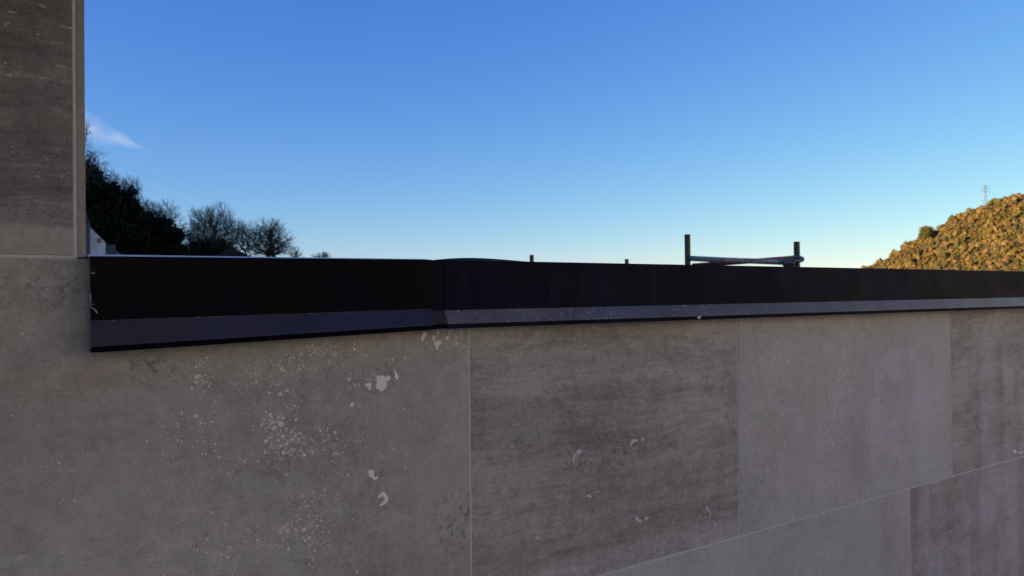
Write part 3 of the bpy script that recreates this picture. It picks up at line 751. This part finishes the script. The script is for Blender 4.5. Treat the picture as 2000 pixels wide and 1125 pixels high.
    if tufts:
        ks = n0+r.choice(M_-n0, int(tufts*(M_-n0)), replace=False); T = np.repeat(X[ks], 14, 0)+r.normal(size=(len(ks)*14, 3))*.16
        link('crown', quads_me('crown', leaves_np(T, .06, r)), root, mat_twigleaf)
    return root

def gz(x, y): return float(max(h_left(np.array(x), np.array(y)), -.3))
def lobe_px(items, Y, base):
    """crown lobes given where they show, all at about distance Y: (px, py, rpx, rpy, dY)"""
    o_ = []
    for (a, b, ra, rb, dy) in items:
        p = at(a, b, Y+dy); k = (Y+dy)/FP
        o_.append((p.x-base.x, p.y-base.y, p.z-base.z, ra*k, ra*k, rb*k))
    return o_
def base_at(px, Y):
    p = at(px, 560, Y); return Vector((p.x, p.y, gz(p.x, p.y)))
E_ = [
 ('dense dark evergreen tree next to the pillar, tallest of the hedge of trees', 178, 52, [(165,400,42,55,0),(182,372,24,26,-1),(172,350,16,22,0),(185,440,50,50,0),(150,370,40,55,2)]),
 ('broad dark evergreen tree bulging beside the pale house roof', 232, 55, [(222,400,32,30,0),(240,392,22,20,-1),(250,420,24,26,0),(215,445,36,40,0),(208,380,18,20,1),(248,455,34,40,0)]),
 ('dark evergreen with two round humps, right end of the dark tree mass', 308, 58, [(300,462,34,36,0),(315,442,20,20,0),(330,470,22,26,0),(270,478,30,32,0),(290,492,50,30,0),(345,496,14,18,0)]),
]
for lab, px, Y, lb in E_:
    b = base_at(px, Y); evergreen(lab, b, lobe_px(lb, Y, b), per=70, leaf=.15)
def bare_px(label, px, Y, lobes, seed, ivy=None, **k):
    b = base_at(px, Y); return bare_tree(label, b, lobe_px(lobes, Y, b), seed, ivy=lobe_px(ivy, Y, b) if ivy else None, **k)
bare_px('leafless grey tree rising from a dark ivy thicket', 412, 62, [(395,450,32,38,0),(425,438,30,36,0),(450,462,20,30,0),(375,470,18,28,0),(412,475,50,26,0)], 5, N=1050, twigs=5, stems=5,
    ivy=[(410,494,46,22,0),(388,488,26,20,0),(430,488,24,20,0),(455,502,30,14,0),(368,500,20,16,0),(412,480,22,14,0)])
bare_px('rounded thinly leaved tree with an ivy covered trunk, rightmost of the big trees', 522, 66, [(500,468,28,32,0),(530,462,32,30,0),(548,480,24,22,0),(520,485,45,16,0)], 23, N=620, stems=2, tip_r=.012, tufts=.12,
    ivy=[(527,474,2.5,20,0),(525,494,4,16,0)], spread_z=1.1)
bare_px('slender leafless tree between the two big rounded trees', 474, 70, [(470,455,14,24,0),(482,470,16,22,0)], 8, N=200, stems=2)
bare_px('leafless tree showing above the dark evergreens nearest the pillar', 215, 66, [(205,365,32,30,0),(232,378,26,24,0),(188,340,20,24,0)], 31, N=420, twigs=5)
bare_px('leafless tree with fine upright twigs behind the broad evergreen', 262, 68, [(256,382,20,32,0),(280,415,22,24,0)], 37, N=350)
bare_px('leafless tree standing behind the two humped evergreen', 318, 70, [(300,425,28,26,0),(326,420,20,24,0),(345,450,16,24,0)], 43, N=380)
bare_px('tall thin tree with sparse leaf tufts, just showing beside the pillar edge', 165, 46, [(158,320,20,60,0),(182,318,18,20,0),(165,262,10,18,0)], 51, N=110, stems=1, tufts=.35, tip_r=.009)
bare_px('low leafless bush at the right foot of the rounded tree', 580, 64, [(578,500,14,14,0)], 61, N=80, name='bush', tw_len=.4)
bare_px('tiny twiggy bush, farthest right above the coping', 630, 68, [(630,502,14,7,0),(612,503,6,4,0)], 62, N=60, name='bush', tw_len=.35, tufts=.3)

# houses behind the trees
n = NT('old_render'); P = n.pos()
n(Base_Color=n.ramp(n.noise(n.V('MULTIPLY', P, (1, 1, .5)), 1.6, 8, .7), [(.3, (.52,.48,.40)), (.55, (.78,.72,.60)), (.75, (.88,.82,.70))]), Roughness=.9); mat_render = n.m
n = NT('grey_render'); n(Base_Color=n.ramp(n.noise(n.pos(), 2, 7), [(.3, (.07,.07,.08)), (.7, (.12,.12,.13))]), Roughness=.9); mat_grender = n.m
n = NT('ramp_render'); n(Base_Color=n.ramp(n.noise(n.pos(), 2, 7), [(.3, (.16,.16,.17)), (.7, (.24,.24,.25))]), Roughness=.9); mat_ramp = n.m
n = NT('roof_tiles'); n(Base_Color=n.ramp(n.noise(n.pos(), 3, 7), [(.3, (.035,.028,.022)), (.7, (.08,.06,.045))]), Roughness=.9); mat_roof = n.m
n = NT('old_dark_tiles'); n(Base_Color=n.ramp(n.noise(n.pos(), 3, 7), [(.3, (.010,.010,.009)), (.7, (.022,.020,.017))]), Roughness=.9); mat_droof = n.m
n = NT('window_glass'); n(Base_Color=(.01, .012, .015), Roughness=.1); mat_glass = n.m
def prism(name, poly, y0, y1):
    N = len(poly); v = [(x, y0, z) for x, z in poly]+[(x, y1, z) for x, z in poly]
    f = [tuple(range(N-1, -1, -1)), tuple(range(N, 2*N))]+[(i, (i+1) % N, N+(i+1) % N, N+i) for i in range(N)]
    me = pyd(name, v, f); bm = bmesh.new(); bm.from_mesh(me); bmesh.ops.recalc_face_normals(bm, faces=bm.faces); bm.to_mesh(me); bm.free(); return me
class Facade:
    """a house front square to the line of sight at its own place: pixel -> local x, z"""
    def __init__(s, px, Y):
        p = at(px, 500, Y); s.a = math.atan2(p.x, p.y); s.v = Vector((math.sin(s.a), math.cos(s.a), 0)); s.e = Vector((s.v.y, -s.v.x, 0))
        s.D = Vector((p.x, p.y, 0)).length; s.b = Vector((p.x, p.y, gz(p.x, p.y)-.2)); s.x0 = Vector((p.x, p.y, 0)).dot(s.e)
    def __call__(s, px, py):
        q = FWD*FP + RT*(px-1000) - UP*(py-562.5); q = q*(s.D/q.dot(s.v)); return q.dot(s.e)-s.x0, q.z+CZ-s.b.z
    def root(s, name, label): o = empty(name, s.b, -s.a); return tag(o, label, name if name != 'cottage' else 'house')
h1 = Facade(180, 42); house = h1.root('house', 'pale weathered house gable with one tiny window, beside the pillar')
(xr, zr), (xl, zl) = h1(206, 474), h1(150, 419); xw = 2*xl-xr
link('wall', prism('wall', [(xw, 0), (xr, 0), (xr, zr), (xl, zl), (xw, zr)], 0, 7), house, mat_render)
ov = .1; sl_ = (zr-zl)/(xr-xl)
link('roof', prism('roof', [(xl, zl+.02), (xr+ov, zr+sl_*ov+.02), (xr+ov, zr+sl_*ov+.09), (xl, zl+.11), (xw-ov, zr+sl_*ov+.09), (xw-ov, zr+sl_*ov+.02)], .05, 7.2), house, mat_roof)
(xa, za), (xb, zb) = h1(191, 467), h1(197, 473)
wf = link('window', box_me('window', xa-.03, xb+.03, -.03, .05, zb-.03, za+.03), house, mat_grender)
link('pane', box_me('pane', xa, xb, -.045, -.031, zb, za), wf, mat_glass)
(xa, za), (xb, _) = h1(166, 437), h1(176, 500)
link('chimney', box_me('chimney', xa, xb, -.4, -.06, 0, za), house, mat_grender)
h2 = Facade(220, 43.5); shed = h2.root('shed', 'small dark grey lean-to with a sloping end, right of the pale house')
link('wall', prism('wall', [h2(207, 640), h2(226, 640), h2(226, 478), h2(207, 478)], 0, 3), shed, mat_grender)
link('ramp_wall', prism('ramp_wall', [h2(226.2, 640), h2(246, 640), h2(246, 503), h2(227, 490)], .1, 3), shed, mat_ramp)
h3 = Facade(452, 58); cot = h3.root('cottage', 'low house whose dark roof slope shows under the bare trees')
link('wall', prism('wall', [h3(412, 640), h3(486, 640), h3(486, 506), h3(412, 506)], .3, 6), cot, mat_grender)
link('roof', prism('roof', [h3(405, 509), h3(450, 482), h3(496, 504), h3(496, 508)], 0, 6.3), cot, mat_droof)

# unseen blocks added behind the terrace to bounce warm sunlight onto the wall
n = NT('cream_bounce'); P = n.pos()
n(Base_Color=n.ramp(n.noise(P, .8, 7), [(.3, (.66,.61,.54)), (.7, (.76,.71,.64))]), Roughness=.9); mat_cream = n.m
for az, dist, w, hgt, rz, lab in ((88, 44, 24, 22, -95, 'added unseen cream block bouncing sunlight to the wall, nearest the far hill'), (116, 42, 26, 25, -85, 'added unseen cream block bouncing sunlight to the wall, middle of the row'), (146, 40, 24, 24, -70, 'added unseen cream block bouncing sunlight to the wall, last of the row')):
    q = Vector((math.sin(R(az))*dist, math.cos(R(az))*dist, -.3)); hb = empty('bounce_block', q, R(-rz)+math.pi); tag(hb, lab, 'bounce block', 'added bounce blocks behind the terrace')
    link('wall', box_me('wall', -w/2, w/2, 0, 9, 0, hgt), hb, mat_cream)
    link('roof', prism('roof', [(-w/2-.5, hgt+.01), (w/2+.5, hgt+.01), (w/2-3, hgt+2.4), (-w/2+3, hgt+2.4)], -.5, 9.5), hb, mat_roof)
    for fz in range(1, int(hgt//3.2)+1):
        for k in range(5):
            x = -w/2+w*(k+.5)/5
            wd = link('window', box_me('window', x-.65, x+.65, -.04, .1, fz*3.2-2, fz*3.2-.4), hb, mat_grender)
            link('pane', box_me('pane', x-.55, x+.55, -.06, -.041, fz*3.2-1.9, fz*3.2-.5), wd, mat_glass)

# wires crossing the sky on the left
n = NT('wire'); n(Base_Color=(.10, .11, .13), Roughness=.6); mat_wire = n.m
for pts, lab in (([(120,282),(211,315),(345,364),(478,414),(578,453),(662,483),(760,520)], 'upper of two faint power lines sloping down over the trees'),
                 ([(150,304),(269,358),(372,400),(480,440),(578,471),(640,491),(720,520)], 'lower of two faint power lines sloping down over the trees')):
    P_ = [at(a, b, 95+i*4) for i, (a, b) in enumerate(pts)]
    b0 = P_[0].copy(); w = link('power_line', tube_me('power_line', [q-b0 for q in P_], .006, 5), None, mat_wire); w.location = b0
    tag(w, lab, 'power line', 'power lines over the trees')

# ------------------------------------------------------------------ far hill: trees and pylon
mat_h = [leaf_mat('brown_scrub', [(0, (.14,.085,.030)), (.5, (.215,.132,.046)), (1, (.29,.19,.075))], .8, True),
         leaf_mat('olive_scrub', [(0, (.11,.082,.022)), (.5, (.18,.130,.034)), (1, (.25,.175,.052))], .8, True),
         leaf_mat('dark_scrub', [(0, (.07,.072,.022)), (.6, (.115,.11,.034)), (1, (.17,.14,.05))], .8, True)]
def scrub_arrays(r, seed):
    """a crown of unit radius: several lumpy heads plus loose leaf faces and a short trunk"""
    V = []; Fc = []
    bm = bmesh.new()
    nb = r.integers(5, 8)
    for i in range(nb):
        a = r.uniform(0, 6.28); q = r.uniform(0, .62); rr = r.uniform(.34, .55)
        c = Vector((math.cos(a)*q, math.sin(a)*q, .62+r.uniform(-.15, .45)-(q*.35)))
        ret = bmesh.ops.create_icosphere(bm, subdivisions=1, radius=rr, matrix=Matrix.Translation(c))
        for v in ret['verts']:
            d = (v.co-c); v.co = c + d*(1+r.normal()*.28)
    bm.verts.ensure_lookup_table()
    V = [tuple(v.co) for v in bm.verts]; Fc = [tuple(v.index for v in f.verts) for f in bm.faces]
    bm.free()
    sv = np.array(V); idx = r.integers(0, len(sv), 300)
    lp = sv[idx]*(1+r.normal(size=(300, 3))*.13)
    q = leaves_np(lp, .12, r)
    o_ = len(V); V += [tuple(x) for x in q]; Fc += [(o_+4*i, o_+4*i+1, o_+4*i+2, o_+4*i+3) for i in range(300)]
    tv, tf = tube_arrays([(0, 0, -.5), (0, 0, .6)], [.07, .05], 5); o_ = len(V); V += [tuple(x) for x in tv]; Fc += [tuple(k+o_ for k in g) for g in tf]
    return np.array(V), Fc
protos = [scrub_arrays(np.random.default_rng(100+i), i) for i in range(7)]
meshes = {}
for i, (v, f) in enumerate(protos):
    for j in range(3):
        me = pyd('scrub_tree', v, f); me.materials.append(mat_h[j]); meshes[i, j] = me
r = np.random.default_rng(5)
cand = []
step = 4.0
for gx in np.arange(270, 530, step):
    for gy in np.arange(430, HD+14, step):
        x = gx+r.uniform(-.5, .5)*step; y = gy+r.uniform(-.5, .5)*step
        if r.random() < .06: continue
        z = float(h_hill(np.array(x), np.array(y)))
        if z < 1: continue
        q = Vector((x, y, z-CZ+3)); dp = q.dot(FWD); px = 1000+FP*q.dot(RT)/dp; py = 562.5-FP*q.dot(UP)/dp
        vis = px < 2012 and py < 505+.0195*(px-870)+8+ 6
        rad = r.choice([1.8, 2.3, 2.9, 4.0], p=[.3, .35, .25, .1])*r.uniform(.9, 1.12)
        cand.append((x, y, z, rad, px, py, vis))
vis = [c for c in cand if c[6]]
vis.sort(key=lambda c: -c[3]/c[1])
ind = vis[:296]; rest = vis[296:] + [c for c in cand if not c[6]]
names = ['brown', 'olive', 'dark']
LAB = ['rusty brown rounded tree among the many covering the sunlit far hill', 'olive green rounded tree among the many covering the sunlit far hill', 'dark green rounded tree among the many covering the sunlit far hill']
def kind_of(c):
    u = r.random(); return 0 if u < .34 else (1 if u < .82 else 2)
for c in ind:
    j = kind_of(c); o = bpy.data.objects.new('scrub_tree', meshes[int(r.integers(0, 7)), j]); C.objects.link(o)
    o.location = (c[0], c[1], c[2]); o.rotation_euler = (0, 0, r.uniform(0, 6.28)); s = c[3]; o.scale = (s, s, s*r.uniform(.85, 1.3))
    tag(o, LAB[j], 'tree', ('rusty brown trees', 'olive green trees', 'dark green trees')[j]+' on the far hill')
# the remaining trees of the wood, one mass
VV = []; FF = []; MI = []; o_ = 0
for c in rest:
    v, f = protos[int(r.integers(0, 7))]; a = r.uniform(0, 6.28); ca, sa = math.cos(a), math.sin(a); s = c[3]
    w = np.stack([(v[:, 0]*ca-v[:, 1]*sa)*s+c[0], (v[:, 0]*sa+v[:, 1]*ca)*s+c[1], v[:, 2]*s*r.uniform(.85, 1.25)+c[2]], 1)
    VV.append(w); FF += [tuple(k+o_ for k in g) for g in f]; MI += [kind_of(c)]*len(f); o_ += len(v)
me = bpy.data.meshes.new('wood')
me.from_pydata(np.concatenate(VV).tolist(), [], FF)
for k in mat_h: me.materials.append(k)
me.polygons.foreach_set('material_index', MI); me.update()
o = link('wood', me); tag(o, 'mixed brown and olive wood covering the sunlit far hill', 'wood', kind='stuff')
# the big round-headed pine on the skyline
def on_crest(px):
    p = at(px, 500, HD-6); return Vector((p.x, HD-6, float(h_hill(np.array(p.x), np.array(HD-6.)))))
b = on_crest(1810); k = HD/FP
pine = empty('pine_tree', b); tag(pine, 'single round headed green pine standing above the hill skyline', 'tree')
zt = at(1810, 441, HD-6).z-b.z
link('trunk', tube_me('trunk', [(0, 0, -1), (.2, 0, zt*.4), (0, 0, zt*.75)], [.5, .4, .2], 8), pine, mat_bark)
rp = np.random.default_rng(3)
pts = clump_points([(0, 0, zt*.68, 5.6, 5.0, 4.3), (-1.5, 0, zt*.45, 4.5, 4, 3.5), (2.4, 1, zt*.5, 3.8, 3.6, 3.4)], 8, rp)
mat_pine = leaf_mat('pine_leaf', [(0, (.12,.115,.028)), (1, (.22,.19,.055))], .8)
link('crown', quads_me('crown', leaves_np(pts, .42, rp)), pine, mat_pine)

n = NT('galvanised_lattice'); n(Base_Color=(.22, .24, .28), Roughness=.6, Metallic=.3); mat_lat = n.m
b = on_crest(1927); py = empty('electricity_pylon', b); tag(py, 'thin lattice electricity pylon on the hill skyline', 'pylon')
HT = at(1927, 360, HD-6).z-b.z
bw = 2.1; tw = .55; hs_ = HT*.62
def leg_at(sx, sy, z):
    t = min(z/hs_, 1); w = bw+(tw-bw)*t; return Vector((sx*w, sy*w, z))
for sx in (-1, 1):
    for sy in (-1, 1):
        link('leg', tube_me('leg', [leg_at(sx, sy, -1), leg_at(sx, sy, hs_), leg_at(sx, sy, HT*.94), (0, 0, HT)], .085, 5), py, mat_lat)
V = []; Fc = []
zs = [hs_*i/7 for i in range(8)] + [hs_+(HT*.94-hs_)*i/5 for i in range(1, 6)]
for a, c in zip(zs[:-1], zs[1:]):
    for (s1_, s2_) in (((-1,-1),(1,-1)), ((1,-1),(1,1)), ((1,1),(-1,1)), ((-1,1),(-1,-1))):
        for p_, q_ in ((leg_at(*s1_, a), leg_at(*s2_, c)), (leg_at(*s2_, a), leg_at(*s1_, c)), (leg_at(*s1_, c), leg_at(*s2_, c))):
            v, f = tube_arrays([p_, q_], [.035, .035], 4, False); o_ = len(V); V += v; Fc += [tuple(i+o_ for i in g) for g in f]
o = link('bracing', pyd('bracing', V, Fc), py, mat_lat)
for zf, w in ((.70, 3.6), (.80, 4.4), (.90, 3.4)):
    v, f = tube_arrays([(-w, 0, HT*zf), (0, 0, HT*zf+.55), (w, 0, HT*zf)], [.1, .22, .1], 5)
    for sx in (-1, 1):
        v2, f2 = tube_arrays([(sx*w*.96, 0, HT*zf), (sx*w*.96, 0, HT*zf-1.1)], [.13, .13], 5); o_ = len(v); v += v2; f += [tuple(i+o_ for i in g) for g in f2]
    link('crossarm', pyd('crossarm', v, f), py, mat_lat)
P_ = [b+Vector((3.5, 0, HT*.7-1)), b+Vector((45, 20, HT*.7-5)), b+Vector((95, 45, HT*.7+6))]
w = link('power_line', tube_me('power_line', [q-P_[0] for q in P_], .05, 4), None, mat_wire); w.location = P_[0]
tag(w, 'faint cable running right from the hilltop pylon', 'power line')
